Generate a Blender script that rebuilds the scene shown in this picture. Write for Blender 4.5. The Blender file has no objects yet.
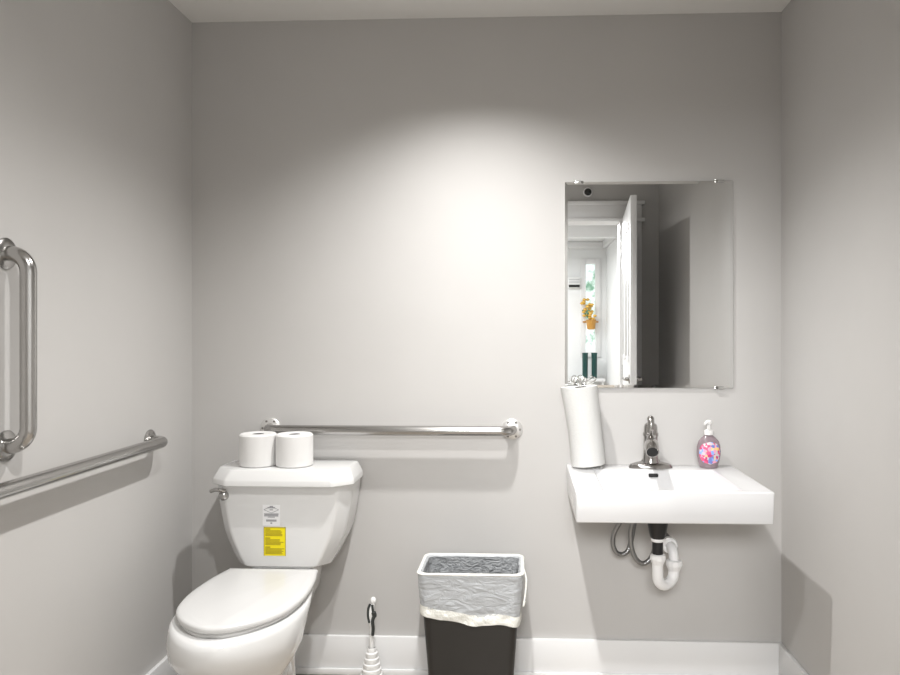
import bpy, bmesh, math, random
from mathutils import Vector, Matrix, noise

random.seed(7)
PI = math.pi
C = bpy.context.scene.collection
scene = bpy.context.scene

# ------------------------------------------------------------------ room data
W, H = 2.19, 2.44          # room width, height
R = 2.47                   # room depth (inner face of the wall with the doorway is y=-R)
WT = 0.12                  # wall thickness
CAM = (1.244, -2.78, 1.2685)
OX0, OX1, OZ = 0.965, 1.934, 2.05     # doorway opening
HX0, HX1, HY = -0.5, 2.32, -6.9       # hallway extent

# ------------------------------------------------------------------ materials
def principled(name, col, rough=0.5, metal=0.0, **kw):
    m = bpy.data.materials.new(name); m.use_nodes = True
    b = m.node_tree.nodes['Principled BSDF']
    b.inputs['Base Color'].default_value = (*col, 1)
    b.inputs['Roughness'].default_value = rough
    b.inputs['Metallic'].default_value = metal
    for k, v in kw.items():
        b.inputs[k.replace('_', ' ')].default_value = v
    return m

def nodes(m):
    return m.node_tree.nodes, m.node_tree.links, m.node_tree.nodes['Principled BSDF']

def add_bump(m, scale, strength, dist=0.002, detail=3.0, kind='noise'):
    n, l, b = nodes(m)
    tc = n.new('ShaderNodeTexCoord')
    if kind == 'noise':
        t = n.new('ShaderNodeTexNoise'); t.inputs['Detail'].default_value = detail; out = t.outputs['Fac']
    else:
        t = n.new('ShaderNodeTexVoronoi'); out = t.outputs['Distance']
    t.inputs['Scale'].default_value = scale
    bp = n.new('ShaderNodeBump'); bp.inputs['Strength'].default_value = strength
    bp.inputs['Distance'].default_value = dist
    l.new(tc.outputs['Object'], t.inputs['Vector'])
    l.new(out, bp.inputs['Height']); l.new(bp.outputs['Normal'], b.inputs['Normal'])
    return m

def vary(m, col, amount, scale):
    n, l, b = nodes(m)
    tc = n.new('ShaderNodeTexCoord'); t = n.new('ShaderNodeTexNoise'); t.inputs['Scale'].default_value = scale
    t.inputs['Detail'].default_value = 4
    r = n.new('ShaderNodeValToRGB')
    r.color_ramp.elements[0].position = 0.3; r.color_ramp.elements[1].position = 0.7
    r.color_ramp.elements[0].color = (*[c * (1 - amount) for c in col], 1)
    r.color_ramp.elements[1].color = (*[min(1, c * (1 + amount)) for c in col], 1)
    l.new(tc.outputs['Object'], t.inputs['Vector']); l.new(t.outputs['Fac'], r.inputs['Fac'])
    l.new(r.outputs['Color'], b.inputs['Base Color'])
    return m

PAINT = (0.535, 0.524, 0.511)
m_paint = add_bump(vary(principled('grey_wall_paint', PAINT, 0.6, Specular_IOR_Level=0.3), PAINT, 0.02, 2.5), 220, 0.08, 0.001)
m_ceil = add_bump(principled('ceiling_paint', (0.78, 0.77, 0.75), 0.8), 150, 0.1, 0.001)
m_trim = principled('white_trim_paint', (0.82, 0.82, 0.82), 0.35)
m_hall = principled('white_hall_paint', (0.85, 0.86, 0.86), 0.6)
m_china = principled('white_vitreous_china', (0.73, 0.73, 0.725), 0.12, Coat_Weight=0.4)
m_seat = principled('white_seat_plastic', (0.66, 0.657, 0.65), 0.22)
m_sink = principled('white_sink_ceramic', (0.66, 0.66, 0.665), 0.1, Coat_Weight=0.4)
m_steel = add_bump(principled('brushed_stainless_steel', (0.46, 0.452, 0.44), 0.22, 1.0), 60, 0.03, 0.001)
m_chrome = principled('polished_chrome', (0.75, 0.75, 0.74), 0.08, 1.0)
m_nickel = principled('brushed_nickel', (0.42, 0.405, 0.39), 0.2, 1.0)
m_flange = principled('satin_flange_steel', (0.78, 0.77, 0.755), 0.36, 0.8)
m_screw = principled('screw_steel', (0.25, 0.24, 0.23), 0.4, 0.8)
m_mirror = principled('silvered_mirror_glass', (0.90, 0.91, 0.91), 0.0, 1.0)
m_edge = principled('mirror_edge_glass', (0.72, 0.76, 0.74), 0.15, 0.6)
m_paper = add_bump(principled('white_tissue_paper', (0.76, 0.755, 0.745), 0.9), 350, 0.25, 0.001)
m_towel = add_bump(principled('white_quilted_paper', (0.64, 0.64, 0.625), 0.9), 120, 0.35, 0.0015, kind='voronoi')
m_core = principled('shaded_cardboard_core', (0.03, 0.028, 0.026), 0.9)  # cardboard coloured near black, with the shade inside the roll's hole painted in
m_black = principled('black_pipe_plastic', (0.012, 0.012, 0.013), 0.3)
m_bin = add_bump(principled('dark_bin_plastic', (0.022, 0.020, 0.018), 0.45), 300, 0.1, 0.001)
m_pvc = principled('white_pvc_plastic', (0.86, 0.86, 0.86), 0.3)
m_pipe = principled('grey_wall_pipe', (0.16, 0.16, 0.16), 0.4)
m_dark = principled('dark_grip_rubber', (0.035, 0.04, 0.038), 0.5)
m_white = principled('white_plastic', (0.86, 0.86, 0.85), 0.35)
m_hole = principled('opening_shade_black', (0.01, 0.01, 0.01), 0.7)  # flat black stands in for the shade inside openings
m_yellow = principled('yellow_sticker', (0.86, 0.73, 0.0), 0.5)
m_ytext = principled('yellow_sticker_print', (0.40, 0.31, 0.0), 0.5)
m_wlabel = principled('white_sticker', (0.86, 0.86, 0.87), 0.5)
m_wtext = principled('grey_sticker_print', (0.30, 0.30, 0.32), 0.5)
m_gold = principled('yellow_petals', (0.75, 0.46, 0.09), 0.7)
m_leaf = principled('green_leaf', (0.10, 0.22, 0.08), 0.6)
m_teal = principled('dark_teal_glaze', (0.012, 0.06, 0.055), 0.3)
m_orange = principled('amber_vase', (0.55, 0.28, 0.06), 0.3)

# braided hose
m_hose = principled('braided_steel_hose', (0.30, 0.30, 0.30), 0.35, 0.9)
n, l, b = nodes(m_hose)
tc = n.new('ShaderNodeTexCoord'); t = n.new('ShaderNodeTexVoronoi'); t.inputs['Scale'].default_value = 260
bp = n.new('ShaderNodeBump'); bp.inputs['Strength'].default_value = 0.6; bp.inputs['Distance'].default_value = 0.001
l.new(tc.outputs['Object'], t.inputs['Vector']); l.new(t.outputs['Distance'], bp.inputs['Height']); l.new(bp.outputs['Normal'], b.inputs['Normal'])

# thin plastic bag: lets the dark bin behind show through
def bag_mat(name, alpha, scale, strength, dist, stretch, rot):
    m = principled(name, (0.80, 0.83, 0.86), 0.25, Alpha=alpha)
    n, l, b = nodes(m)
    tc = n.new('ShaderNodeTexCoord')
    mp = n.new('ShaderNodeMapping'); mp.inputs['Scale'].default_value = (1.0, 1.0, stretch); mp.inputs['Rotation'].default_value = (0, rot, 0)
    t = n.new('ShaderNodeTexNoise'); t.inputs['Scale'].default_value = scale; t.inputs['Detail'].default_value = 5
    t.inputs['Distortion'].default_value = 1.2
    bp = n.new('ShaderNodeBump'); bp.inputs['Strength'].default_value = strength; bp.inputs['Distance'].default_value = dist
    l.new(tc.outputs['Object'], mp.inputs['Vector']); l.new(mp.outputs['Vector'], t.inputs['Vector'])
    l.new(t.outputs['Fac'], bp.inputs['Height']); l.new(bp.outputs['Normal'], b.inputs['Normal'])
    return m
m_bag = bag_mat('thin_bag_plastic', 0.60, 20, 0.9, 0.010, 2.2, 0.35)
m_bag_in = bag_mat('crinkled_bag_plastic', 0.45, 36, 1.0, 0.020, 1.7, 0.0)
m_hem = add_bump(principled('doubled_bag_hem', (0.84, 0.84, 0.79), 0.4), 40, 0.9, 0.010)

# soap bottle
m_bottle = principled('clear_tinted_bottle', (0.50, 0.40, 0.44), 0.08, Transmission_Weight=0.6, IOR=1.4)
m_pump = principled('frosted_pump_plastic', (0.85, 0.84, 0.83), 0.3)
m_soaplabel = principled('floral_label', (1, 1, 1), 0.4)
n, l, b = nodes(m_soaplabel)
tc = n.new('ShaderNodeTexCoord'); t = n.new('ShaderNodeTexVoronoi'); t.inputs['Scale'].default_value = 105
t.inputs['Randomness'].default_value = 1
r = n.new('ShaderNodeValToRGB'); r.color_ramp.interpolation = 'CONSTANT'
cols = [(0.0, (0.75, 0.10, 0.22)), (0.17, (0.62, 0.55, 0.58)), (0.34, (0.55, 0.04, 0.16)), (0.45, (0.88, 0.62, 0.22)),
        (0.56, (0.25, 0.42, 0.85)), (0.68, (0.84, 0.36, 0.50)), (0.80, (0.64, 0.58, 0.61)), (0.92, (0.16, 0.22, 0.55))]
el = r.color_ramp.elements
el[0].position = cols[0][0]; el[0].color = (*cols[0][1], 1)
el[1].position = cols[1][0]; el[1].color = (*cols[1][1], 1)
for p, c in cols[2:]:
    e = el.new(p); e.color = (*c, 1)
sp = n.new('ShaderNodeSeparateColor')
l.new(tc.outputs['Object'], t.inputs['Vector']); l.new(t.outputs['Color'], sp.inputs['Color'])
l.new(sp.outputs['Red'], r.inputs['Fac']); l.new(r.outputs['Color'], b.inputs['Base Color'])

# floor tiles
m_floor = principled('beige_floor_tile', (0.4, 0.33, 0.26), 0.45)
n, l, b = nodes(m_floor)
tc = n.new('ShaderNodeTexCoord'); br = n.new('ShaderNodeTexBrick')
br.offset = 0.5; br.inputs['Scale'].default_value = 1.0
br.inputs['Brick Width'].default_value = 0.30; br.inputs['Row Height'].default_value = 0.30
br.inputs['Mortar Size'].default_value = 0.004
br.inputs['Color1'].default_value = (0.33, 0.285, 0.235, 1); br.inputs['Color2'].default_value = (0.42, 0.37, 0.31, 1)
br.inputs['Mortar'].default_value = (0.62, 0.58, 0.52, 1)
ns = n.new('ShaderNodeTexNoise'); ns.inputs['Scale'].default_value = 14; ns.inputs['Detail'].default_value = 6
mx = n.new('ShaderNodeMix'); mx.data_type = 'RGBA'; mx.blend_type = 'OVERLAY'; mx.inputs['Factor'].default_value = 0.5
l.new(tc.outputs['Object'], br.inputs['Vector']); l.new(tc.outputs['Object'], ns.inputs['Vector'])
l.new(br.outputs['Color'], mx.inputs['A']); l.new(ns.outputs['Fac'], mx.inputs['B'])
l.new(mx.outputs['Result'], b.inputs['Base Color'])

# bright garden seen through the hallway window
m_garden = principled('daylight_garden', (0.6, 0.7, 0.6), 0.6)
n, l, b = nodes(m_garden)
tc = n.new('ShaderNodeTexCoord'); t = n.new('ShaderNodeTexNoise'); t.inputs['Scale'].default_value = 9; t.inputs['Detail'].default_value = 6
r = n.new('ShaderNodeValToRGB'); r.color_ramp.elements[0].position = 0.38; r.color_ramp.elements[1].position = 0.58
r.color_ramp.elements[0].color = (0.18, 0.34, 0.24, 1); r.color_ramp.elements[1].color = (0.9, 0.97, 0.97, 1)
l.new(tc.outputs['Object'], t.inputs['Vector']); l.new(t.outputs['Fac'], r.inputs['Fac'])
l.new(r.outputs['Color'], b.inputs['Base Color']); l.new(r.outputs['Color'], b.inputs['Emission Color'])
b.inputs['Emission Strength'].default_value = 0.45

def emit(name, col, s):
    m = principled(name, col, 0.5); b = m.node_tree.nodes['Principled BSDF']
    b.inputs['Emission Color'].default_value = (*col, 1); b.inputs['Emission Strength'].default_value = s
    return m

# ------------------------------------------------------------------ mesh helpers
class MB:
    def __init__(self): self.bm = bmesh.new()
    def face(self, vs, mi=0, smooth=False):
        try:
            f = self.bm.faces.new(vs)
        except ValueError:
            return None
        f.material_index = mi; f.smooth = smooth
        return f
    def loft(self, rings, mi=0, closed=True, cap0=True, cap1=True, smooth=True):
        vr = [[self.bm.verts.new(p) for p in r] for r in rings]
        k = len(vr[0])
        for a, b in zip(vr, vr[1:]):
            for i in range(k if closed else k - 1):
                j = (i + 1) % k
                self.face((a[i], a[j], b[j], b[i]), mi, smooth)
        if cap0: self.face(list(reversed(vr[0])), mi, False)
        if cap1: self.face(vr[-1], mi, False)
        return vr
    def box(self, x0, x1, y0, y1, z0, z1, bev=0.0, mi=0, seg=2):
        t = bmesh.new()
        bmesh.ops.create_cube(t, size=1)
        for v in t.verts:
            v.co = ((x0 + x1) / 2 + v.co.x * (x1 - x0), (y0 + y1) / 2 + v.co.y * (y1 - y0), (z0 + z1) / 2 + v.co.z * (z1 - z0))
        if bev: bmesh.ops.bevel(t, geom=t.edges[:], offset=bev, segments=seg, affect='EDGES', profile=0.5)
        self.merge(t, mi, bool(bev))
    def merge(self, t, mi=0, smooth=True, mat=None):
        if mat is not None: bmesh.ops.transform(t, matrix=mat, verts=t.verts)
        mp = {v: self.bm.verts.new(v.co) for v in t.verts}
        for f in t.faces: self.face([mp[v] for v in f.verts], mi, smooth)
        t.free()
    def tube(self, path, r, n=16, mi=0, cap=True):
        path = [Vector(p) for p in path]
        rings = []; up = None
        for i, p in enumerate(path):
            a = path[max(i - 1, 0)]; b = path[min(i + 1, len(path) - 1)]
            t = (b - a).normalized()
            if up is None:
                up = Vector((0, 0, 1)) if abs(t.z) < 0.9 else Vector((1, 0, 0))
            u = (up - t * up.dot(t)).normalized(); v = t.cross(u); up = u
            rr = r[i] if isinstance(r, (list, tuple)) else r
            rings.append([p + (u * math.cos(2 * PI * k / n) + v * math.sin(2 * PI * k / n)) * rr for k in range(n)])
        self.loft(rings, mi, True, cap, cap)
    def lathe(self, prof, origin=(0, 0, 0), axis=(0, 0, 1), n=32, mi=0, sx=1.0, sy=1.0, cap=True):
        ax = Vector(axis).normalized()
        up = Vector((0, 1, 0)) if abs(ax.z) > 0.9 else Vector((0, 0, 1))
        u = up.cross(ax).normalized(); v = ax.cross(u); o = Vector(origin)
        rings = [[o + ax * h + u * (r * sx * math.cos(2 * PI * k / n)) + v * (r * sy * math.sin(2 * PI * k / n)) for k in range(n)] for r, h in prof]
        self.loft(rings, mi, True, cap, cap)
    def sphere(self, c, r, mi=0, sc=(1, 1, 1), sub=2):
        t = bmesh.new(); bmesh.ops.create_icosphere(t, subdivisions=sub, radius=r)
        for v in t.verts: v.co = (c[0] + v.co.x * sc[0], c[1] + v.co.y * sc[1], c[2] + v.co.z * sc[2])
        self.merge(t, mi, True)
    def build(self, name, mats, root=None, parent=None, sharp=35, xf=None):
        """root: the thing's Empty, its location is the local origin; parent: a part when this is a sub-part"""
        off = Vector(root.location) if root is not None else Vector((0, 0, 0))
        if xf is not None: bmesh.ops.transform(self.bm, matrix=xf, verts=self.bm.verts)
        bmesh.ops.translate(self.bm, vec=-off, verts=self.bm.verts)
        bmesh.ops.recalc_face_normals(self.bm, faces=self.bm.faces)
        me = bpy.data.meshes.new(name); self.bm.to_mesh(me); self.bm.free()
        for m in (mats if isinstance(mats, (list, tuple)) else [mats]): me.materials.append(m)
        me.set_sharp_from_angle(angle=math.radians(sharp))
        o = bpy.data.objects.new(name, me); C.objects.link(o)
        if parent is not None: o.parent = parent
        elif root is not None: o.parent = root
        return o

def thing(name, label, cat, loc=(0, 0, 0), group=None):
    o = bpy.data.objects.new(name, None); C.objects.link(o)
    o.location = loc; o.empty_display_size = 0.05
    o['label'] = label; o['category'] = cat
    if group: o['group'] = group
    return o

def struct(name, mb, m, parent=None):
    o = mb.build(name, m, None, parent)
    if parent is None: o['kind'] = 'structure'
    return o

def dup(root, loc, label, group=None):
    r = root.copy(); C.objects.link(r); r.location = loc; r['label'] = label
    if group: r['group'] = group
    for ch in list(root.children):
        c = ch.copy(); C.objects.link(c); c.parent = r
        for g in ch.children:
            d = g.copy(); C.objects.link(d); d.parent = c
    return r

def arc_path(pts, rad, seg=8):
    """polyline with rounded corners"""
    pts = [Vector(p) for p in pts]; out = [pts[0]]
    for i in range(1, len(pts) - 1):
        a, b, c = pts[i - 1], pts[i], pts[i + 1]
        d1 = (a - b).normalized(); d2 = (c - b).normalized()
        ang = d1.angle(d2); t = rad / math.tan(ang / 2)
        t = min(t, (a - b).length * 0.49 if i > 1 else (a - b).length * 0.98, (c - b).length * 0.98)
        rr = t * math.tan(ang / 2)
        ctr = b + (d1 + d2).normalized() * (rr / math.sin(ang / 2))
        s = b + d1 * t - ctr; e = b + d2 * t - ctr
        tot = s.angle(e); ax = s.cross(e).normalized()
        for k in range(seg + 1):
            out.append(ctr + Matrix.Rotation(tot * k / seg, 3, ax) @ s)
    out.append(pts[-1]); return out

def smooth_path(pts, per=8, closed=False):
    pts = [Vector(p) for p in pts]; n = len(pts); out = []
    rng = n if closed else n - 1
    for i in range(rng):
        if closed: p0, p1, p2, p3 = pts[i - 1], pts[i], pts[(i + 1) % n], pts[(i + 2) % n]
        else: p0, p1, p2, p3 = pts[max(i - 1, 0)], pts[i], pts[i + 1], pts[min(i + 2, n - 1)]
        for k in range(per):
            t = k / per
            out.append(0.5 * ((2 * p1) + (p2 - p0) * t + (2 * p0 - 5 * p1 + 4 * p2 - p3) * t * t + (3 * p1 - p0 - 3 * p2 + p3) * t ** 3))
    if not closed: out.append(pts[-1])
    return out

# ------------------------------------------------------------------ room shell
T = 0.1
mb = MB(); mb.box(-T, W + T, -R - WT, T, -0.1, 0.0); struct('floor', mb, m_floor)
mb = MB(); mb.box(-T, W + T, -R - WT, T, H, H + 0.1); struct('ceiling', mb, m_ceil)
mb = MB(); mb.box(-T, W + T, 0, T, 0, H); struct('wall_back', mb, m_paint)
mb = MB(); mb.box(-T, 0, -R, 0, 0, H); struct('wall_left', mb, m_paint)
mb = MB(); mb.box(W, W + T, -R, 0, 0, H); struct('wall_right', mb, m_paint)
mb = MB()
mb.box(-T, OX0, -R - WT, -R, 0, H); mb.box(OX1, W + T, -R - WT, -R, 0, H); mb.box(OX0, OX1, -R - WT, -R, OZ, H)
struct('wall_front', mb, m_paint)

BH, BT = 0.141, 0.015
def baseboard(name, x0, x1, y0, y1, side):
    mb = MB()
    mb.box(x0, x1, y0, y1, 0, BH, 0.0025)
    s = 0.011
    if side == 'back': mb.box(x0, x1, y0 - s, y0, 0, 0.024, 0.004)
    if side == 'left': mb.box(x1, x1 + s, y0, y1, 0, 0.024, 0.004)
    if side == 'right': mb.box(x0 - s, x0, y0, y1, 0, 0.024, 0.004)
    if side == 'front': mb.box(x0, x1, y1, y1 + s, 0, 0.024, 0.004)
    struct(name, mb, m_trim)
baseboard('baseboard_back', 0, W, -BT, 0, 'back')
baseboard('baseboard_left', 0, BT, -R, -BT, 'left')
baseboard('baseboard_right', W - BT, W, -R, -BT, 'right')
baseboard('baseboard_front', BT, OX0 - 0.115, -R, -R + BT, 'front')

# door casing (both sides) with a tall header and two caps
mb = MB()
for (ys, ye) in ((-R, -R + 0.02), (-R - WT - 0.02, -R - WT)):
    mb.box(OX0 - 0.115, OX0 + 0.004, ys, ye, 0, OZ, 0.002)
    mb.box(OX1 - 0.004, OX1 + 0.135, ys, ye, 0, OZ, 0.002)
    mb.box(OX0 - 0.115, OX1 + 0.135, ys, ye, OZ - 0.004, 2.165, 0.002)
for y0, y1 in ((-R, -R + 0.034), (-R - WT - 0.034, -R - WT)):
    mb.box(OX0 - 0.14, OX1 + 0.155, y0, y1, OZ - 0.012, OZ + 0.012, 0.003)
    mb.box(OX0 - 0.14, OX1 + 0.155, y0, y1, 2.155, 2.18, 0.003)
for x0, x1 in ((OX0, OX0 + 0.012), (OX1 - 0.012, OX1)): mb.box(x0, x1, -R - WT, -R, 0, OZ)
mb.box(OX0, OX1, -R - WT, -R, OZ - 0.012, OZ)
struct('trim_1', mb, m_trim)

# open door leaf, hinged on the right jamb and swung into the room
def door_leaf(w, t, h):
    mb = MB()
    mb.box(0, w, -t / 2, t / 2, 0.008, h, 0.002)
    for s in (-1, 1):
        for z0, z1 in ((0.18, 0.92), (1.10, 1.92)):
            for x0, x1 in ((0.12, w / 2 - 0.05), (w / 2 + 0.05, w - 0.12)):
                y0, y1 = sorted((s * t / 2, s * (t / 2 + 0.006)))
                mb.box(x0, x1, y0, y1, z0, z0 + 0.025, 0.002); mb.box(x0, x1, y0, y1, z1 - 0.025, z1, 0.002)
                mb.box(x0, x0 + 0.025, y0, y1, z0 + 0.025, z1 - 0.025, 0.002); mb.box(x1 - 0.025, x1, y0, y1, z0 + 0.025, z1 - 0.025, 0.002)
    return mb
ang = math.radians(94.6)
hinge = Matrix.Translation((1.953, -R + 0.035, 0)) @ Matrix.Rotation(ang, 4, 'Z')
d1 = door_leaf(0.865, 0.036, 2.06).build('door_1', m_trim, xf=hinge); d1['kind'] = 'structure'
mb = MB()
for s in (-1, 1):
    y = s * 0.018
    mb.lathe([(0.026, 0), (0.026, 0.006), (0.012, 0.01), (0.010, 0.025)], (0.80, y, 1.0), (0, s, 0), 20)
    mb.box(0.69, 0.81, min(y + s * 0.022, y + s * 0.036), max(y + s * 0.022, y + s * 0.036), 0.992, 1.008, 0.004)
mb.build('door_handle', m_nickel, parent=d1, xf=hinge)
for z in (0.25, 1.0, 1.8):
    mb = MB(); mb.tube([(-0.003, 0.016, z - 0.05), (-0.003, 0.016, z + 0.05)], 0.006, 10); mb.build('hinge', m_nickel, parent=d1, xf=hinge)

# ------------------------------------------------------------------ hallway behind the doorway (seen in the mirror)
YH = -R - WT
mb = MB(); mb.box(HX0 - T, HX1 + T, HY - T, YH, -0.1, 0); struct('floor_hall', mb, m_floor)
mb = MB(); mb.box(HX0 - T, HX1 + T, HY - T, YH, H, H + 0.1); struct('ceiling_hall', mb, m_hall)
mb = MB(); mb.box(HX0 - T, HX0, HY, YH, 0, H); struct('wall_hall_left', mb, m_hall)
mb = MB(); mb.box(HX1, HX1 + T, HY, YH, 0, H); struct('wall_hall_right', mb, m_hall)
mb = MB(); mb.box(HX0, -T, YH, YH + WT, 0, H); mb.box(W + T, HX1, YH, YH + WT, 0, H); struct('wall_hall_front', mb, m_hall)
# far wall with a window opening
wx0, wx1, wz0, wz1 = 2.06, 2.18, 1.03, 2.15
mb = MB()
mb.box(HX0 - T, wx0, HY - T, HY, 0, H); mb.box(wx1, HX1 + T, HY - T, HY, 0, H)
mb.box(wx0, wx1, HY - T, HY, 0, wz0); mb.box(wx0, wx1, HY - T, HY, wz1, H)
struct('wall_hall_far', mb, m_hall)
mb = MB()
mb.box(wx0 - 0.07, wx0, HY, HY + 0.02, wz0 - 0.07, wz1 + 0.07, 0.003); mb.box(wx1, wx1 + 0.07, HY, HY + 0.02, wz0 - 0.07, wz1 + 0.07, 0.003)
mb.box(wx0, wx1, HY, HY + 0.02, wz1, wz1 + 0.07, 0.003); mb.box(wx0, wx1, HY, HY + 0.04, wz0 - 0.07, wz0, 0.003)
w1 = struct('window_1', mb, m_trim)
mb = MB(); mb.box(wx0, wx1, HY - 0.06, HY - 0.05, wz0, wz1); mb.build('pane', m_garden, parent=w1)
mb = MB()
mb.box(HX0, HX1, HY, HY + 0.05, H - 0.09, H, 0.01); mb.box(HX1 - 0.05, HX1, HY + 0.05, YH, H - 0.09, H, 0.01)
struct('trim_2', mb, m_trim)
mb = MB()
mb.box(HX0, HX1, -5.3, -5.18, H - 0.16, H, 0.004); struct('trim_3', mb, m_trim)
mb = MB()
for y0, y1 in ((-4.75, -4.65), (-3.8, -3.7)): mb.box(HX1 - 0.02, HX1, y0, y1, 0, 2.1, 0.003)
mb.box(HX1 - 0.02, HX1, -4.8, -3.65, 2.1, 2.2, 0.003)
struct('trim_4', mb, m_trim)
mb = door_leaf(0.85, 0.03, 2.09)
d2 = mb.build('door_2', m_trim, xf=Matrix.Translation((HX1 - 0.016, -4.65, 0)) @ Matrix.Rotation(PI / 2, 4, 'Z')); d2['kind'] = 'structure'

# bench with planters, hanging flower basket and a vent at the hallway's far wall
t = thing('hallway_bench', 'low white bench under the hallway window, seen in the mirror', 'bench', (2.03, HY + 0.2, 0))
mb = MB(); mb.box(1.85, 2.27, HY + 0.03, HY + 0.36, 0.665, 0.70, 0.004); mb.build('bench_top', m_trim, t)
for sx in (1.87, 2.23):
    for sy in (HY + 0.05, HY + 0.32):
        mb = MB(); mb.box(sx, sx + 0.025, sy, sy + 0.025, 0, 0.665, 0.003); mb.build('leg', m_trim, t)
v = thing('flower_basket', 'amber basket of yellow flowers hung at the hallway window, seen in the mirror', 'flower basket', (2.13, HY + 0.02, 1.32))
mb = MB(); mb.lathe([(0.03, 0), (0.05, 0.01), (0.065, 0.12), (0.068, 0.13), (0.058, 0.125), (0.03, 0.1)], (2.12, HY + 0.09, 1.31), n=20)
mb.box(2.11, 2.13, HY + 0.02, HY + 0.03, 1.40, 1.46); mb.box(2.02, 2.22, HY + 0.018, HY + 0.028, 1.40, 1.42); mb.build('basket', m_orange, v)
mb = MB()
for k in range(9): mb.tube([(2.12, HY + 0.09, 1.41), (2.10 + random.uniform(-.1, .06), HY + 0.09 + random.uniform(-.03, .04), 1.56)], 0.004, 6)
mb.build('stem', m_leaf, v)
for k in range(26):
    a = random.random() * 2 * PI; q = random.random() ** 0.5
    mb = MB(); mb.sphere((2.085 + 0.09 * q * math.cos(a), HY + 0.10 + 0.05 * q * math.sin(a), 1.53 + random.uniform(-0.13, 0.17)), 0.028, sc=(1, 1, 0.7), sub=1)
    mb.build('blossom', m_gold, v)
p = thing('tall_planter', 'dark teal planter on the hallway bench, the one further right in the mirror', 'planter', (2.150, HY + 0.2, 0.70), 'teal planters in the hallway')
mb = MB(); mb.lathe([(0.030, 0), (0.034, 0.01), (0.036, 0.30), (0.040, 0.32), (0.034, 0.32), (0.03, 0.29)], (2.150, HY + 0.2, 0.70), n=20); mb.build('pot', m_teal, p)
p2 = dup(p, (2.035, HY + 0.2, 0.70), 'dark teal planter on the hallway bench, the one further left in the mirror')
ac = thing('wall_vent', 'white wall vent with a dark slot in the hallway, seen in the mirror', 'vent', (1.91, HY, 1.90))
mb = MB(); mb.box(1.83, 1.99, HY, HY + 0.06, 1.84, 1.98, 0.008); mb.build('casing', m_white, ac)
mb = MB(); mb.box(1.84, 1.98, HY + 0.055, HY + 0.064, 1.85, 1.885); mb.build('slot', m_hole, ac)
mb = MB()
for k in range(3): mb.box(1.84, 1.98, HY + 0.055, HY + 0.063, 1.905 + k * 0.022, 1.911 + k * 0.022)
mb.build('louver', m_wtext, ac)

# black dome sensor above the doorway
s = thing('ceiling_sensor', 'small black round dome sensor above the doorway, seen in the mirror', 'sensor', (1.70, -R, 2.245))
mb = MB(); mb.lathe([(0.033, 0), (0.033, 0.010), (0.030, 0.014)], (1.70, -R, 2.245), (0, 1, 0), 28); mb.build('mounting_ring', m_pvc, s)
mb = MB(); mb.lathe([(0.025, 0.014), (0.023, 0.024), (0.016, 0.032), (0.005, 0.035)], (1.70, -R, 2.245), (0, 1, 0), 28); mb.build('dome', m_black, s)

# ------------------------------------------------------------------ toilet
TX = 0.410      # tank axis
BC = 0.399      # bowl axis
toilet = thing('toilet', 'white two-piece toilet with closed lid in the left corner', 'toilet', (TX, -0.4, 0))

def octo(hw, yb, yf, ch, cd, z, bk=0.02):
    """plan outline with chamfered front corners; ch is the chamfer across, cd along the depth"""
    return [(TX - hw + bk, yb, z), (TX + hw - bk, yb, z), (TX + hw, yb - bk, z), (TX + hw, yf + cd, z), (TX + hw - ch, yf, z),
            (TX - hw + ch, yf, z), (TX - hw, yf + cd, z), (TX - hw, yb - bk, z)]

def round_ring(ring, rad, seg=4):
    n = len(ring); out = []
    for i in range(n):
        a, b, c = Vector(ring[i - 1]), Vector(ring[i]), Vector(ring[(i + 1) % n])
        d1, d2 = a - b, c - b
        r1 = min(rad, d1.length * 0.45); r2 = min(rad, d2.length * 0.45)
        p, q = b + d1.normalized() * r1, b + d2.normalized() * r2
        for k in range(seg + 1):
            t = k / seg
            out.append((1 - t) ** 2 * p + 2 * t * (1 - t) * b + t * t * q)
    return out

# tank: hw at each height, curving in at the bottom
YB, YF = -0.018, -0.219
lev = [(0.450, 0.134), (0.4535, 0.152), (0.462, 0.164), (0.495, 0.183), (0.54, 0.203), (0.58, 0.217), (0.63, 0.227), (0.68, 0.235), (0.744, 0.242)]
mb = MB()
rings = []
for z, hw in lev:
    yf = YF if z > 0.46 else YF + 0.012
    rings.append(round_ring(octo(hw, YB, yf, 0.040, 0.046, z), 0.008))
mb.loft(rings)
tank = mb.build('tank', m_china, toilet, sharp=24)
# tank lid: flat octagonal slab with a sloping edge
mb = MB()
rings = []
for z, hw, yb, yf in ((0.739, 0.242, YB, -0.240), (0.741, 0.248, YB, -0.247), (0.744, 0.250, YB, -0.250), (0.759, 0.2495, YB, -0.2495), (0.763, 0.248, YB, -0.248), (0.792, 0.234, YB - 0.002, -0.234), (0.7965, 0.2305, YB - 0.004, -0.2305), (0.798, 0.224, YB - 0.008, -0.224)):
    rings.append(round_ring(octo(hw, yb, yf, 0.062, 0.052, z), 0.009))
mb.loft(rings); mb.build('tank_lid', m_china, toilet, sharp=28)
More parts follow.
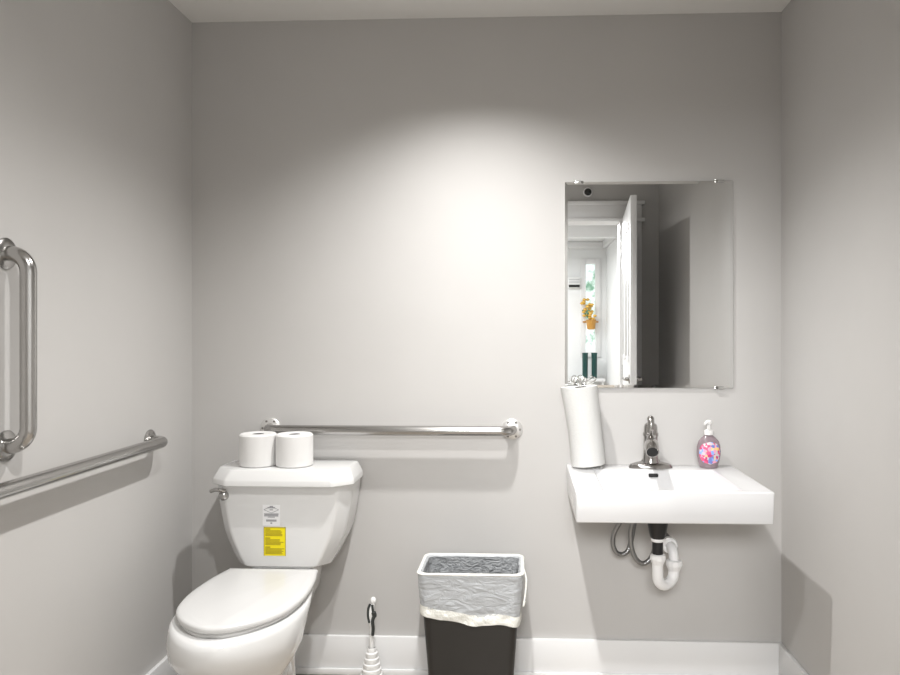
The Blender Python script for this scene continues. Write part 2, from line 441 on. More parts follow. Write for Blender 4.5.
# flush lever on the left front corner
lv = MB()
lx, ly, lz = 0.2115, -0.2145, 0.7045
nrm = Vector((-0.25, -0.97, 0)).normalized()
lv.lathe([(0.0170, -0.012), (0.0175, 0.006), (0.0155, 0.014), (0.010, 0.019), (0.004, 0.021)], (lx, ly, lz), nrm, 24)
P0 = Vector((lx, ly, lz))
lv.tube(smooth_path([P0 + nrm * 0.008 + Vector((0.008, 0, 0.016)), P0 + nrm * 0.016 + Vector((-0.010, 0, 0.021)), P0 + nrm * 0.018 + Vector((-0.026, 0.004, 0.021)), P0 + nrm * 0.016 + Vector((-0.042, 0.008, 0.015))], 6), 0.0068, 10)
o = lv.build('flush_lever', m_steel, toilet); o['label'] = 'small chrome flush lever on the left corner of the tank'

def plan(ctrl, z, per=5):
    """smooth plan outline from the right half (y, half width), back to front, mirrored"""
    y0, w0 = ctrl[0]
    right = [(BC + w0 * 0.55, y0), (BC + w0 * 0.96, y0), (BC + w0, y0 - 0.010)] + [(BC + w, y) for y, w in ctrl[1:-1]]
    tip = (BC, ctrl[-1][0])
    pts = right + [tip] + [(2 * BC - x, y) for x, y in reversed(right)]
    path = smooth_path([(x, y, z) for x, y in pts], per)
    return path

mb = MB()
L = [(0.000, [(-.24, .084), (-.29, .092), (-.36, .098), (-.45, .100), (-.53, .098), (-.585, .078), (-.617, .038), (-.628, 0)]),
     (0.035, [(-.24, .082), (-.29, .090), (-.36, .096), (-.45, .098), (-.53, .096), (-.583, .076), (-.615, .038), (-.626, 0)]),
     (0.055, [(-.25, .074), (-.29, .082), (-.36, .086), (-.45, .090), (-.52, .089), (-.57, .071), (-.600, .035), (-.611, 0)]),
     (0.12, [(-.25, .070), (-.29, .078), (-.36, .082), (-.45, .088), (-.51, .088), (-.565, .072), (-.598, .035), (-.609, 0)]),
     (0.20, [(-.24, .070), (-.30, .080), (-.40, .086), (-.49, .098), (-.55, .098), (-.605, .078), (-.642, .038), (-.654, 0)]),
     (0.25, [(-.22, .074), (-.30, .088), (-.42, .104), (-.52, .126), (-.59, .124), (-.65, .096), (-.697, .048), (-.712, 0)]),
     (0.30, [(-.18, .092), (-.32, .106), (-.44, .132), (-.54, .161), (-.63, .156), (-.705, .118), (-.762, .057), (-.780, 0)]),
     (0.35, [(-.20, .106), (-.34, .130), (-.46, .161), (-.56, .186), (-.66, .173), (-.745, .128), (-.805, .061), (-.824, 0)]),
     (0.39, [(-.22, .120), (-.36, .150), (-.47, .178), (-.565, .192), (-.665, .176), (-.755, .127), (-.815, .061), (-.834, 0)]),
     (0.42, [(-.23, .136), (-.36, .162), (-.47, .185), (-.565, .190), (-.665, .171), (-.752, .122), (-.810, .058), (-.828, 0)]),
     (0.433, [(-.235, .142), (-.36, .164), (-.47, .184), (-.565, .187), (-.665, .166), (-.748, .118), (-.803, .055), (-.821, 0)]),
     (0.437, [(-.24, .140), (-.36, .161), (-.47, .180), (-.565, .182), (-.66, .160), (-.742, .111), (-.794, .051), (-.810, 0)])]
mb.loft([plan(c, z) for z, c in L])
# deck carrying the tank
dk = [(0.26, 0.050, -0.24), (0.30, 0.070, -0.25), (0.36, 0.098, -0.255), (0.42, 0.106, -0.258), (0.440, 0.108, -0.258), (0.449, 0.104, -0.252)]
mb.loft([round_ring([(TX - h, -0.045, z), (TX + h, -0.045, z), (TX + h, f, z), (TX - h, f, z)], 0.035) for z, h, f in dk])
# trapway relief on both sides
for s in (-1, 1):
    mb.tube(smooth_path([(BC + s * 0.066, -0.50, 0.07), (BC + s * 0.068, -0.45, 0.16), (BC + s * 0.066, -0.37, 0.215), (BC + s * 0.058, -0.32, 0.20), (BC + s * 0.052, -0.285, 0.12), (BC + s * 0.052, -0.28, 0.02)], 6), 0.030, 16)
bowl = mb.build('bowl', m_china, toilet, sharp=60)
for s in (-1, 1):
    mb = MB(); mb.lathe([(0.017, 0.0), (0.017, 0.012), (0.012, 0.02), (0.004, 0.023)], (BC + s * 0.112, -0.33, 0.0), n=20); mb.build('bolt_cap', m_white, toilet)
def lidplan(d, z): return plan([(-.262 - d, .154 - d), (-.36, .171 - d), (-.46, .180 - d), (-.55, .178 - d), (-.645, .158 - d * 1.1), (-.720, .112 - d * 1.1), (-.769, .053 - d), (-.785 + d, 0)], z)
mb = MB()
mb.loft([lidplan(d, z) for z, d in ((0.4375, 0.012), (0.441, 0.009), (0.447, 0.008), (0.4495, 0.012))])
mb.build('seat', m_seat, toilet)
mb = MB()
mb.loft([lidplan(d, z) for z, d in ((0.4505, 0.006), (0.453, 0.001), (0.457, 0.0), (0.463, 0.0005), (0.467, 0.004), (0.4695, 0.012), (0.471, 0.03))])
mb.build('seat_lid', m_seat, toilet, sharp=60)
for s in (-1, 1):
    mb = MB(); mb.tube([(BC + s * 0.05, -0.252, 0.451), (BC + s * 0.11, -0.252, 0.451)], 0.008, 12); mb.build('lid_hinge', m_seat, toilet)

# stickers on the tank front (rows of print stay in the mesh)
def sticker(name, x0, x1, z0, z1, rows, mats, label, extra=None):
    mb = MB(); y = YF
    mb.box(x0, x1, y - 0.0008, y + 0.001, z0, z1, 0, 0)
    for (a, b2, zc, h) in rows:
        mb.box(x0 + a * (x1 - x0), x0 + b2 * (x1 - x0), y - 0.0012, y - 0.0007, z0 + zc * (z1 - z0) - h / 2, z0 + zc * (z1 - z0) + h / 2, 0, 1)
    if extra: extra(mb, x0, x1, z0, z1, y)
    o = mb.build(name, mats, toilet); o['label'] = label
def emblem(mb, x0, x1, z0, z1, y):
    cx, cz = (x0 + x1) / 2, z1 - 0.017
    for dx, dz in ((-1, 1), (1, 1), (-1, -1), (1, -1)):
        p, q = Vector((cx + dx * 0.026, y - 0.0011, cz)), Vector((cx, y - 0.0011, cz + dz * 0.011))
        mb.tube([p, q], 0.0008, 6, 1)
random.seed(3)
wr = [(0.28, 0.72, 0.86, 0.004), (0.40, 0.60, 0.925, 0.003), (0.40, 0.6, 0.76, 0.003), (0.08, 0.92, 0.565, 0.0028), (0.10, 0.90, 0.515, 0.0028), (0.08, 0.90, 0.465, 0.0028), (0.3, 0.7, 0.41, 0.0025), (0.2, 0.8, 0.27, 0.0028), (0.2, 0.8, 0.22, 0.0028), (0.45, 0.55, 0.12, 0.005)]
yr = []
for p in range(3):
    z = 0.93 - p * 0.315
    yr.append((0.07, 0.30, z, 0.004))
    for k in range(5): yr.append((0.07, random.uniform(0.72, 0.93), z - 0.055 - k * 0.043, 0.0026))
yr.append((0.0, 1.0, 0.985, 0.003)); yr.append((0.0, 0.03, 0.5, 0.1)); yr.append((0.97, 1.0, 0.5, 0.1))
sticker('white_sticker', 0.347, 0.408, 0.602, 0.674, wr, [m_wlabel, m_wtext], 'white paper sticker with small grey print', emblem)
sticker('warning_sticker', 0.351, 0.428, 0.498, 0.597, yr, [m_yellow, m_ytext], 'bright yellow sticker with three blocks of small print')

# ------------------------------------------------------------------ toilet paper rolls on the tank lid
zl = 0.7985
r1 = thing('toilet_paper_roll', 'white toilet paper roll on the tank lid, the left one of the pair', 'toilet paper', (0.3055, -0.146, zl), 'toilet paper rolls on the tank')
def tp_mesh(r, h, rc, o, n=48):
    mb = MB()
    prof = [(rc, 0.001), (r - 0.004, 0.0), (r, 0.004), (r + 0.0006, h * 0.5), (r, h - 0.005), (r - 0.005, h), (rc + 0.004, h - 0.0005), (rc, h - 0.003), (rc, 0.001)]
    mb.lathe(prof, o, n=n, cap=False)
    return mb
mb = tp_mesh(0.0648, 0.113, 0.021, (0.3055, -0.146, zl))
mb.build('paper', m_paper, r1)
mb = MB(); mb.lathe([(0.0208, 0.002), (0.0208, 0.1105), (0.019, 0.1105), (0.019, 0.004)], (0.3055, -0.146, zl), n=32, cap=True); mb.build('core', m_core, r1)
sh = MB()   # loose outer sheet edge
sh.loft([[(0.3055 + (0.0655) * math.sin(a), -0.146 - 0.0655 * math.cos(a), zl + z) for a in [0.7 + 0.06 * k for k in range(9)]] for z in (0.004, 0.05, 0.101)], closed=False, cap0=False, cap1=False)
sh.build('loose_sheet', m_paper, r1)
r2 = dup(r1, (0.4365, -0.1475, zl), 'white toilet paper roll on the tank lid, the right one of the pair')

# ------------------------------------------------------------------ grab bars
RB = 0.0185
def flange(root, c, axis, screws, mat=m_flange, rad=0.038):
    mb = MB()
    mb.lathe([(rad, 0.0), (rad, 0.004), (rad - 0.004, 0.007), (RB + 0.006, 0.0085), (RB + 0.001, 0.010)], c, axis, 36)
    f = mb.build('flange', mat, root)
    ax = Vector(axis); u = Vector((0, 0, 1)); v = ax.cross(u)
    for k in range(screws):
        a = 2 * PI * (k + 0.0) / screws
        p = Vector(c) + (u * math.sin(a) + v * math.cos(a)) * (rad - 0.0085)
        s = MB(); s.lathe([(0.0042, 0.005), (0.0042, 0.0088), (0.0025, 0.0098)], p, axis, 12); s.build('screw', m_screw, root, f)
g1 = thing('grab_bar', 'horizontal steel grab bar on the back wall behind the toilet', 'grab bar', (0.756, 0, 0.912), 'steel grab bars')
mb = MB(); mb.tube(arc_path([(0.302, 0, 0.912), (0.302, -0.060, 0.912), (1.207, -0.060, 0.912), (1.207, 0, 0.912)], 0.042), RB, 20); mb.build('bar', m_steel, g1)
for x in (0.302, 1.207): flange(g1, (x, 0, 0.912), (0, -1, 0), 6)
g2 = thing('grab_bar', 'long horizontal steel grab bar running along the left wall', 'grab bar', (0, -0.85, 0.908), 'steel grab bars')
mb = MB(); mb.tube(arc_path([(0, -0.325, 0.908), (0.058, -0.325, 0.908), (0.058, -1.385, 0.908), (0, -1.385, 0.908)], 0.042), RB, 20); mb.build('bar', m_steel, g2)
for y in (-0.325, -1.385): flange(g2, (0, y, 0.908), (1, 0, 0), 6, m_steel)
g3 = thing('grab_bar', 'short vertical steel grab bar on the left wall', 'grab bar', (0, -1.02, 1.24), 'steel grab bars')
mb = MB(); mb.tube(arc_path([(0, -1.024, 0.996), (0.057, -1.024, 0.996), (0.057, -1.024, 1.460), (0, -1.024, 1.460)], 0.045), RB, 20); mb.build('bar', m_steel, g3)
for z in (0.996, 1.460): flange(g3, (0, -1.024, z), (1, 0, 0), 0, m_steel)

# ------------------------------------------------------------------ mirror
MX0, MX1, MZ0, MZ1 = 1.402, 2.013, 1.068, 1.824
mi = thing('wall_mirror', 'frameless rectangular mirror on the back wall above the sink', 'mirror', ((MX0 + MX1) / 2, 0, MZ0))
mb = MB(); mb.box(MX0, MX1, -0.008, -0.002, MZ0, MZ1, 0, 0)
mb.build('backing', m_edge, mi)
bv = 0.010
mb = MB()
out = [(MX0, MZ0), (MX1, MZ0), (MX1, MZ1), (MX0, MZ1)]
inn = [(MX0 + bv, MZ0 + bv), (MX1 - bv, MZ0 + bv), (MX1 - bv, MZ1 - bv), (MX0 + bv, MZ1 - bv)]
mb.loft([[(x, -0.0085, z) for x, z in out], [(x, -0.0100, z) for x, z in inn]], smooth=False, cap0=False)
mb.build('mirror_glass', m_mirror, mi, sharp=1)
for x, z in ((MX0 + 0.05, MZ1), (MX1 - 0.05, MZ1), (MX0 + 0.05, MZ0), (MX1 - 0.05, MZ0)):
    s = 1 if z == MZ1 else -1
    mb = MB()
    mb.box(x - 0.018, x + 0.018, -0.0135, 0, min(z, z + s * 0.004), max(z, z + s * 0.004), 0.001)
    mb.box(x - 0.018, x + 0.018, -0.0135, -0.0108, min(z - s * 0.005, z), max(z - s * 0.005, z), 0.0008)
    mb.build('mirror_clip', m_chrome, mi)

# ------------------------------------------------------------------ sink
SX0, SX1, SY, SZ0, SZ1 = 1.407, 2.010, -0.474, 0.686, 0.7855
sink = thing('wall_sink', 'white rectangular wall-hung sink with a shallow basin', 'sink', ((SX0 + SX1) / 2, 0, SZ0))
t = bmesh.new()
def rect(x0, x1, y0, y1, z): return [t.verts.new(p) for p in ((x0, y0, z), (x1, y0, z), (x1, y1, z), (x0, y1, z))]
ra = rect(SX0 + 0.003, SX1 - 0.003, SY + 0.003, -0.0005, SZ0); rb = rect(SX0, SX1, SY, -0.0005, SZ1)
rc = rect(1.498, 1.916, -0.452, -0.112, SZ1); rd = rect(1.517, 1.900, -0.432, -0.140, SZ1 - 0.078)
for p, q in ((ra, rb), (rb, rc), (rc, rd)):
    for i in range(4): t.faces.new((p[i], p[(i + 1) % 4], q[(i + 1) % 4], q[i]))
t.faces.new(list(reversed(ra))); t.faces.new(rd)
bmesh.ops.recalc_face_normals(t, faces=t.faces)
bmesh.ops.bevel(t, geom=t.edges[:], offset=0.005, segments=3, affect='EDGES', profile=0.5)
mb = MB(); mb.merge(t, 0, True); mb.build('basin', m_sink, sink, sharp=30)
mb = MB(); mb.box(1.689, 1.722, -0.127, -0.114, 0.762, 0.774, 0.003); o = mb.build('overflow_slot', m_hole, sink)  # solid black block painted as the slot's shaded inside
mb = MB(); mb.lathe([(0.03, 0), (0.03, 0.003), (0.022, 0.005), (0.018, 0.003)], (1.705, -0.26, SZ1 - 0.079), n=28); mb.build('drain_ring', m_chrome, sink)

# ------------------------------------------------------------------ faucet
FX, FY = 1.705, -0.068
fa = thing('faucet', 'brushed nickel single-lever faucet on the back ledge of the sink', 'faucet', (FX, FY, SZ1))
mb = MB()
mb.lathe([(1.0, 0.0), (1.0, 0.006), (0.93, 0.013), (0.7, 0.019), (0.45, 0.024), (0.34, 0.034)], (FX, FY, SZ1), n=48, sx=0.078, sy=0.034)
mb.build('base_plate', m_nickel, fa)
mb = MB()
mb.lathe([(0.032, 0.02), (0.028, 0.032), (0.0255, 0.055), (0.0250, 0.095), (0.0250, 0.112), (0.0275, 0.116), (0.0275, 0.124), (0.0245, 0.128), (0.0240, 0.146), (0.021, 0.156), (0.012, 0.162)], (FX, FY, SZ1), n=32)
mb.build('body', m_nickel, fa)
mb = MB()
pa = smooth_path([(FX, FY - 0.005, SZ1 + 0.072), (FX - 0.005, FY - 0.045, SZ1 + 0.090), (FX - 0.010, FY - 0.085, SZ1 + 0.088), (FX - 0.013, FY - 0.112, SZ1 + 0.073)], 6)
rr = [0.025 - 0.002 * k / (len(pa) - 1) for k in range(len(pa))]
mb.tube(pa, rr, 24)
spt = mb.build('spout', m_nickel, fa)
d = (Vector(pa[-1]) - Vector(pa[-2])).normalized()
mb = MB(); mb.lathe([(0.0198, -0.001), (0.0198, 0.0008)], pa[-1], d, 24); mb.build('spout_mouth', m_hole, fa, spt)  # black disc on the closed spout end stands in for its shaded inside
mb = MB()
pa = smooth_path([(FX - 0.003, FY - 0.018, SZ1 + 0.118), (FX - 0.003, FY - 0.030, SZ1 + 0.142), (FX - 0.003, FY - 0.026, SZ1 + 0.166), (FX - 0.003, FY - 0.016, SZ1 + 0.176)], 6)
mb.tube(pa, [0.009 + 0.004 * k / (len(pa) - 1) for k in range(len(pa))], 16); mb.sphere(pa[-1], 0.013)
mb.build('lever', m_nickel, fa)

# ------------------------------------------------------------------ soap dispenser
BX, BY = 1.912, -0.062
so = thing('soap_dispenser', 'small oval soap pump bottle with a colourful floral label', 'soap dispenser', (BX, BY, SZ1))
prof = [(0.60, 0.0), (0.74, 0.003), (0.78, 0.012), (0.88, 0.024), (0.98, 0.045), (1.0, 0.060), (0.97, 0.078), (0.84, 0.096), (0.58, 0.109), (0.36, 0.116), (0.33, 0.120)]
mb = MB(); mb.lathe(prof, (BX, BY, SZ1), n=40, sx=0.0425, sy=0.028); mb.build('bottle', m_bottle, so)
mb = MB()
def rad_at(z):
    for (a, b), (c, e) in zip(prof, prof[1:]):
        if b <= z <= e: return a + (c - a) * (z - b) / (e - b)
    return prof[-1][0]
rows = []
for i in range(13):
    u = -1 + 2 * i / 12; z = 0.056 + 0.040 * u
    amax = 1.0 * math.sqrt(max(0, 1 - (abs(u)) ** 2.5)) + 0.05
    rr = rad_at(z) * 1.02
    rows.append([(BX + 0.0415 * rr * math.sin(amax * (-1 + 2 * k / 14)), BY - 0.0285 * rr * math.cos(amax * (-1 + 2 * k / 14)) - 0.0002, SZ1 + z) for k in range(15)])
mb.loft(rows, closed=False, cap0=False, cap1=False)
mb.build('label', m_soaplabel, so)
mb = MB(); mb.lathe([(0.0155, 0.119), (0.0155, 0.132), (0.012, 0.136), (0.006, 0.138), (0.0055, 0.155), (0.0095, 0.157), (0.0115, 0.164), (0.010, 0.169), (0.004, 0.171)], (BX, BY, SZ1), n=24)
mb.tube([(BX, BY, SZ1 + 0.163), (BX - 0.016, BY - 0.022, SZ1 + 0.163), (BX - 0.02, BY - 0.028, SZ1 + 0.159)], [0.006, 0.005, 0.004], 10)
mb.build('pump', m_pump, so)

# ------------------------------------------------------------------ paper towel roll on a holder
PX, PY = 1.482, -0.073
xf = Matrix.Translation((PX, PY, SZ1 + 0.009)) @ Matrix.Rotation(math.radians(-5.5), 4, 'Y')
ho = thing('paper_towel_holder', 'metal paper towel holder with a looped scroll top, on the sink', 'paper towel holder', (PX, PY, SZ1))
mb = MB(); mb.lathe([(0.048, 0), (0.050, 0.003), (0.046, 0.006), (0.01, 0.0075)], (PX, PY, SZ1), n=36); mb.build('base', m_chrome, ho)
mb = MB(); mb.tube([(0, 0, 0), (0, 0, 0.30)], 0.005, 12); mb.build('rod', m_chrome, ho, xf=xf)
mb = MB()
for s in (-1, 1):
    lp = [(s * (0.012 + 0.0115 * math.cos(a)), 0.0, 0.302 + 0.0125 * math.sin(a)) for a in [2 * PI * k / 20 for k in range(21)]]
    mb.tube(lp, 0.003, 8)
mb.tube(smooth_path([(0.012, 0, 0.289), (0.035, -0.004, 0.291), (0.055, -0.004, 0.303), (0.05, -0.004, 0.313)], 6), 0.0022, 8)
mb.tube(smooth_path([(-0.012, 0, 0.289), (-0.03, -0.004, 0.294), (-0.045, -0.004, 0.297)], 6), 0.0022, 8)
mb.build('scroll_finial', m_chrome, ho, xf=xf)
tr = thing('paper_towel_roll', 'white paper towel roll leaning left on its holder beside the mirror', 'paper towel', (PX, PY, SZ1))
mb = MB()
rings = []
for k in range(15):
    z = 0.002 + 0.281 * k / 14
    ring = []
    for i in range(48):
        a = 2 * PI * i / 48
        r = 0.0595 + 0.0008 * noise.noise(Vector((math.cos(a) * 2, math.sin(a) * 2, z * 15)))
        # slack outer sheet standing off the left side towards the top
        sl = max(0.0, math.cos(a - PI * 1.05)) ** 2
        r += 0.013 * sl * max(0.0, (z - 0.12) / 0.16) ** 1.3
        ring.append((r * math.cos(a), r * math.sin(a) * 0.98, z + 0.004 * sl * (k > 13)))
    rings.append(ring)
rings.append([(x * 0.36, y * 0.36, 0.281) for x, y, z in rings[-1]])
mb.loft(rings, cap1=False); mb.build('paper', m_towel, tr, sharp=50, xf=xf)
mb = MB(); mb.lathe([(0.020, 0.20), (0.020, 0.282), (0.0185, 0.282), (0.0185, 0.21)], n=28); mb.build('core', m_core, tr, xf=xf)

# ------------------------------------------------------------------ drain trap and supply hoses under the sink
DX, DY = 1.700, -0.235
dr = thing('drain_trap', 'black tailpiece and white plastic drain trap under the sink', 'drain pipe', (DX, DY, 0.40))
mb = MB(); mb.lathe([(0.038, SZ0), (0.038, 0.655), (0.034, 0.625), (0.026, 0.585), (0.0195, 0.575)], (DX, DY, 0), n=32); mb.build('drain_body', m_black, dr)
mb = MB(); mb.lathe([(0.021, 0.581), (0.0225, 0.577), (0.0225, 0.572), (0.020, 0.568)], (DX, DY, 0), n=28); mb.build('washer', m_pvc, dr)
mb = MB(); mb.tube([(DX, DY, 0.575), (DX, DY, 0.50)], 0.0180, 24); mb.build('tailpiece', m_black, dr)
def nut(c, axis, r=0.0255):
    mb = MB()
    mb.lathe([(r - 0.006, 0.014), (r, 0.011), (r + 0.001, -0.004), (r - 0.002, -0.010), (r - 0.007, -0.022)], c, axis, 10)
    mb.build('slip_nut', m_pvc, dr, sharp=20)
nut((DX + 0.001, DY, 0.512), (0, 0, 1))
ux, uy = 0.064, 0.05
mb = MB()
pu = [(DX, DY, 0.505), (DX, DY, 0.452)]
for k in range(1, 12):
    a = PI * k / 12
    c = 1 - math.cos(a)
    pu.append((DX + ux / 2 * c, DY + uy / 2 * c, 0.452 - 0.038 * math.sin(a)))
pu += [(DX + ux, DY + uy, 0.455), (DX + ux + 0.001, DY + uy, 0.478)]
mb.tube(pu, 0.0185, 24); mb.build('trap_bend', m_pvc, dr)
nut((DX + ux + 0.001, DY + uy, 0.478), (0, 0, 1), 0.027)
mb = MB(); mb.tube(arc_path([(DX + ux + 0.001, DY + uy, 0.47), (DX + ux - 0.001, DY + uy, 0.527), (DX + ux - 0.010, DY + uy + 0.085, 0.532)], 0.035, 10), 0.0165, 24); mb.build('trap_arm', m_pvc, dr)
nut((DX + ux - 0.006, DY + uy + 0.048, 0.530), Vector((-0.12, -1, -0.05)), 0.028)
mb = MB(); mb.tube([(DX + ux - 0.008, DY + uy + 0.060, 0.531), (DX + ux - 0.02, -0.0, 0.542)], 0.021, 20)
mb.lathe([(0.031, 0), (0.031, 0.004), (0.024, 0.010)], (DX + ux - 0.02, 0, 0.542), (0, -1, 0), 28)
mb.build('wall_pipe', m_pipe, dr)

def hose(label, pts, nutp):
    h = thing('supply_hose', label, 'water hose', pts[0], 'braided hoses under the sink')
    mb = MB(); mb.tube(smooth_path(pts, 10), 0.0085, 12); mb.build('hose', m_hose, h)
    mb = MB(); a, b2 = Vector(pts[0]), Vector(pts[1])
    mb.lathe([(0.0085, 0), (0.011, 0.003), (0.011, 0.020), (0.0085, 0.024)], a, (b2 - a), 6); mb.build('hose_nut', m_chrome, h, sharp=20)
    return h
hose('grey braided water hose looped under the sink, the left loop', [(1.640, -0.105, 0.684), (1.600, -0.10, 0.612), (1.572, -0.09, 0.555), (1.568, -0.088, 0.515), (1.580, -0.085, 0.486), (1.600, -0.08, 0.477), (1.621, -0.077, 0.487), (1.634, -0.072, 0.520), (1.642, -0.07, 0.560), (1.652, -0.06, 0.61), (1.655, -0.05, 0.684)], None)
hose('grey braided water hose looped under the sink, crossing behind the black drain', [(1.655, -0.135, 0.684), (1.634, -0.13, 0.61), (1.625, -0.125, 0.560), (1.630, -0.122, 0.510), (1.645, -0.12, 0.473), (1.668, -0.115, 0.456), (1.693, -0.112, 0.467), (1.712, -0.105, 0.502), (1.719, -0.10, 0.55), (1.715, -0.09, 0.62), (1.705, -0.08, 0.684)], None)
hv = thing('shutoff_valve', 'small chrome shutoff valve behind the looped hoses under the sink', 'valve', (1.675, 0, 0.60))
mb = MB(); mb.lathe([(0.022, 0), (0.022, 0.003), (0.010, 0.006), (0.010, 0.035), (0.013, 0.036), (0.013, 0.05), (0.006, 0.052)], (1.672, 0, 0.605), (0, -1, 0), 20)
mb.tube([(1.672, -0.043, 0.605), (1.688, -0.043, 0.632)], 0.008, 12); mb.build('valve_body', m_chrome, hv)
mb = MB(); mb.lathe([(0.014, 0.05), (0.016, 0.054), (0.012, 0.064)], (1.672, 0, 0.605), (0, -1, 0), 20, sx=1.3, sy=0.6); mb.build('valve_handle', m_chrome, hv)

# ------------------------------------------------------------------ waste bin with liner
GX, GY = 1.070, -0.162
def rrect(hx, hy, rad, z, n=8, cx=GX, cy=GY):
    out = []
    for (sx, sy, a0) in ((1, 1, 0), (-1, 1, PI / 2), (-1, -1, PI), (1, -1, 1.5 * PI)):
        for k in range(n + 1):
            a = a0 + PI / 2 * k / n
            out.append(Vector((cx + sx * (hx - rad) + rad * math.cos(a), cy + sy * (hy - rad) + rad * math.sin(a), z)))
    return out
def dense(ring, step):
    out = []; n = len(ring)
    for i in range(n):
        a, b = ring[i], ring[(i + 1) % n]
        m = max(1, round((b - a).length / step))
        for k in range(m): out.append(a.lerp(b, k / m))
    return out
binz = 0.455
bi = thing('waste_bin', 'dark grey rectangular waste bin with a plastic liner on the floor', 'waste bin', (GX, GY, 0))
def hxz(z): return 0.138 + (0.172 - 0.138) * z / binz
def hyz(z): return 0.088 + (0.111 - 0.088) * z / binz
mb = MB()
prof = [(0.0, -0.004), (0.004, 0.0), (binz - 0.02, 0), (binz - 0.016, 0.004), (binz, 0.004), (binz, -0.003), (0.01, -0.003)]
mb.loft([rrect(hxz(z) + o, hyz(z) + o, 0.028, max(z, 0)) for z, o in prof])
mb.build('bin_body', m_bin, bi)

ln = thing('bin_liner', 'wrinkled translucent bag folded over the rim of the waste bin', 'bin liner', (GX, GY, binz))
base = dense(rrect(1, 1, 0.22, 0), 0.03)
def liner_ring(z, off, amp, seed, hx=None, zj=0.0):
    ring = dense(rrect((hx or hxz(z)) + off, hyz(z) + off, 0.03, z), 0.012)
    # fixed count: resample by angle index
    return ring
ref = dense(rrect(hxz(binz), hyz(binz), 0.03, binz), 0.010)
N = len(ref)
def wob(p, f, seed): return noise.noise(Vector((p.x * f, p.y * f + seed, p.z * f)))
def lower_edge(p):   # the hem hangs lower to the right
    u = (p.x - GX) / 0.18
    return 0.300 - 0.016 * u - 0.012 * math.exp(-((u - 0.1) / 0.35) ** 2)
def ring_at(f, off, zfun, amp, seed, pleat=0.0):
    out = []
    for p in ref:
        z = zfun(p)
        kx, ky = (hxz(z) + off) / hxz(binz), (hyz(z) + off) / hyz(binz)
        q = Vector((GX + (p.x - GX) * kx, GY + (p.y - GY) * ky, z))
        nrm = Vector((q.x - GX, (q.y - GY) * 1.6, 0)).normalized()
        w = amp * wob(Vector((q.x, q.y, q.z * 1.6)), 22, seed) + 0.5 * amp * wob(q, 60, seed)
        q += nrm * max(w, -off * 0.4 if off > 0 else -9)
        out.append(q)
    return out
rings = []
M_ = 16
for k in range(M_ + 1):      # outer skirt, bottom to rim
    f = k / M_
    hem_top = lambda p: lower_edge(p) + 0.030
    rings.append(ring_at(f, 0.0085 - 0.001 * f, lambda p, f=f: hem_top(p) + (binz + 0.002 - hem_top(p)) * f, 0.0055 * (1 - 0.75 * f), 1.0))
for a in (0.25, 0.5, 0.75):  # over the rim
    o_ = 0.0075 * math.cos(a * PI) ; rings.append(ring_at(1, o_ - 0.001, lambda p, a=a: binz + 0.002 + 0.0055 * math.sin(a * PI), 0.0008, 2.0))
n_out = len(rings)
for k in range(20):          # inside
    f = k / 19
    rings.append(ring_at(f, -0.010 - 0.006 * f, lambda p, f=f: binz + 0.001 - f * 0.40, 0.022 * min(1, 0.1 + f * 2.5), 3.0))
mb = MB(); mb.loft(rings[:n_out + 1], 0, cap0=False, cap1=False); mb.loft(rings[n_out:], 1, cap0=False, cap1=True)
mb.build('bag', [m_bag, m_bag_in], ln, sharp=180)
rings = []
for k in range(7):
    f = k / 6
    rings.append(ring_at(f, 0.0098 - 0.001 * f, lambda p, f=f: lower_edge(p) + 0.007 * wob(p, 16, 9) + (0.036 + 0.006 * wob(p, 12, 4)) * f, 0.007, 1.0))
mb = MB(); mb.loft(rings, cap0=False, cap1=False); o = mb.build('hem', m_hem, ln, sharp=180); o['label'] = 'doubled white hem along the lower edge of the bag'
rings = []
for a in range(9):
    t_ = 2 * PI * a / 8
    rings.append(ring_at(0, 0.0030 + 0.0068 * math.cos(t_), lambda p, t_=t_: binz + 0.0045 + 0.0045 * math.sin(t_), 0.0004, 5))
mb = MB(); mb.loft(rings, cap0=False, cap1=False); mb.build('rolled_edge', m_hem, ln, sharp=180)
mb = MB()
sx = GX + hxz(binz)
mb.tube(smooth_path([(sx + 0.006, GY - 0.04, binz + 0.010), (sx + 0.016, GY - 0.075, binz - 0.02), (sx + 0.012, GY - 0.10, binz - 0.07), (sx + 0.006, GY - 0.108, binz - 0.10), (sx + 0.013, GY - 0.10, binz - 0.085)], 8), 0.0028, 8)
mb.build('drawstring', m_hem, ln)

# ------------------------------------------------------------------ toilet brush
QX, QY = 0.704, -0.105
hb = thing('brush_holder', 'white bell-shaped toilet brush holder on the floor between toilet and bin', 'brush holder', (QX, QY, 0))
mb = MB()
mb.lathe([(0.055, 0), (0.060, 0.004), (0.060, 0.018), (0.052, 0.024)] + [q for k in range(5) for q in ((0.040 - k * 0.0045, 0.034 + k * 0.019), (0.039 - k * 0.0045, 0.045 + k * 0.019), (0.034 - k * 0.0045, 0.0475 + k * 0.019))] + [(0.0165, 0.135), (0.0145, 0.139), (0.0135, 0.132), (0.02, 0.10), (0.03, 0.05), (0.045, 0.012)], (QX, QY, 0), n=40)
mb.build('holder', m_white, hb)
br_ = thing('toilet_brush', 'slim toilet brush handle, white with dark grips, standing in its holder', 'toilet brush', (QX, QY, 0.02))
mb = MB()
mb.lathe([(0.008, 0.03), (0.008, 0.10), (0.0085, 0.146), (0.0078, 0.17), (0.007, 0.19), (0.0068, 0.215)], (QX, QY, 0), n=24)
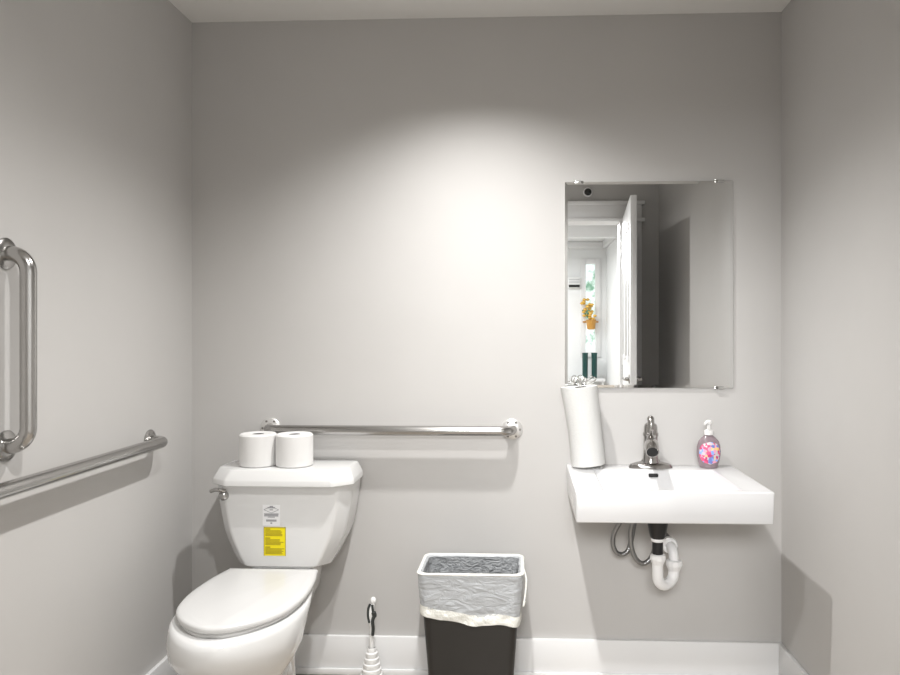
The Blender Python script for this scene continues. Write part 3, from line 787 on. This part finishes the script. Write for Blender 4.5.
mb.tube(smooth_path([(QX, QY, 0.21), (QX - 0.003, QY - 0.004, 0.235), (QX - 0.002, QY - 0.006, 0.265), (QX + 0.005, QY - 0.002, 0.295), (QX + 0.007, QY, 0.308)], 6), [0.0065 + 0.0025 * math.sin(PI * k / 24) for k in range(25)], 14)
mb.sphere((QX + 0.006, QY, 0.306), 0.0115, sc=(1, 1, 1.3))
mb.build('handle', m_white, br_)
mb = MB()
mb.tube(smooth_path([(QX - 0.004, QY - 0.010, 0.298), (QX - 0.010, QY - 0.012, 0.28), (QX - 0.010, QY - 0.014, 0.255), (QX - 0.006, QY - 0.012, 0.232)], 6), 0.0042, 10)
mb.tube(smooth_path([(QX + 0.004, QY - 0.010, 0.296), (QX + 0.007, QY - 0.012, 0.275), (QX + 0.012, QY - 0.010, 0.258), (QX + 0.006, QY - 0.012, 0.238), (QX + 0.007, QY - 0.008, 0.21), (QX + 0.005, QY - 0.006, 0.185)], 6), [0.0045] * 8 + [0.0085] * 6 + [0.006] * 17, 10)
mb.build('grip', m_dark, br_)
mb = MB(); mb.lathe([(0.006, 0.022), (0.018, 0.025), (0.020, 0.04), (0.016, 0.06), (0.006, 0.07)], (QX, QY, 0), n=20); mb.build('bristles', m_white, br_)

# ------------------------------------------------------------------ lamps
LX, LY = 1.08, -0.60
dl = thing('downlight', 'round white recessed ceiling light close to the wall with the mirror', 'ceiling light', (LX, LY, H), 'ceiling downlights')
mb = MB(); mb.lathe([(0.085, 0), (0.085, -0.004), (0.065, -0.006), (0.060, -0.002)], (LX, LY, H), n=40, cap=False); mb.build('trim_ring', m_white, dl)
dup(dl, (LX, -1.72, H), 'round white recessed ceiling light close to the doorway')

def lamp(name, kind, loc, energy, rot=(0, 0, 0), **kw):
    d = bpy.data.lights.new(name, kind); d.energy = energy
    for k, v in kw.items(): setattr(d, k, v)
    o = bpy.data.objects.new(name, d); C.objects.link(o); o.location = loc; o.rotation_euler = rot
    return o
for k, (y, e) in enumerate(((LY, 77), (-1.72, 72))):
    lamp('downlight_lamp', 'SPOT', (LX, y, H - 0.01), e, spot_size=math.radians(128 if k == 0 else 152), spot_blend=1.0, shadow_soft_size=0.03, color=(1.0, 0.987, 0.97))
# hallway: a large ceiling panel and an added unseen fill shining through the doorway
lamp('hall_panel_lamp', 'AREA', (0.9, -5.4, H - 0.2), 34, shape='RECTANGLE', size=1.4, size_y=1.4)
dv = Vector((1.35, -1.0, 0.9)) - Vector((1.1, -4.3, 2.25))
lamp('added_doorway_fill', 'AREA', (1.1, -4.3, 2.25), 20, rot=dv.to_track_quat('-Z', 'Y').to_euler(), shape='RECTANGLE', size=1.0, size_y=0.6, spread=math.radians(110))

w = bpy.data.worlds.new('world'); scene.world = w; w.use_nodes = True
w.node_tree.nodes['Background'].inputs['Color'].default_value = (0.9, 0.93, 1, 1)
w.node_tree.nodes['Background'].inputs['Strength'].default_value = 0.3

# ------------------------------------------------------------------ camera
cd = bpy.data.cameras.new('camera'); cam = bpy.data.objects.new('camera', cd); C.objects.link(cam)
cam.location = CAM
cam.rotation_euler = (PI / 2, 0, math.atan(32 / 750))
cd.sensor_fit = 'HORIZONTAL'; cd.sensor_width = 36; cd.lens = 36 * 750 / 900
cd.shift_x = -(490 - 450) / 900; cd.shift_y = -(337.5 - 333) / 900
cd.clip_start = 0.02
scene.camera = cam

scene.view_settings.view_transform = 'Standard'; scene.view_settings.look = 'None'
scene.view_settings.exposure = 0.83; scene.view_settings.gamma = 1; scene.view_settings.use_curve_mapping = False
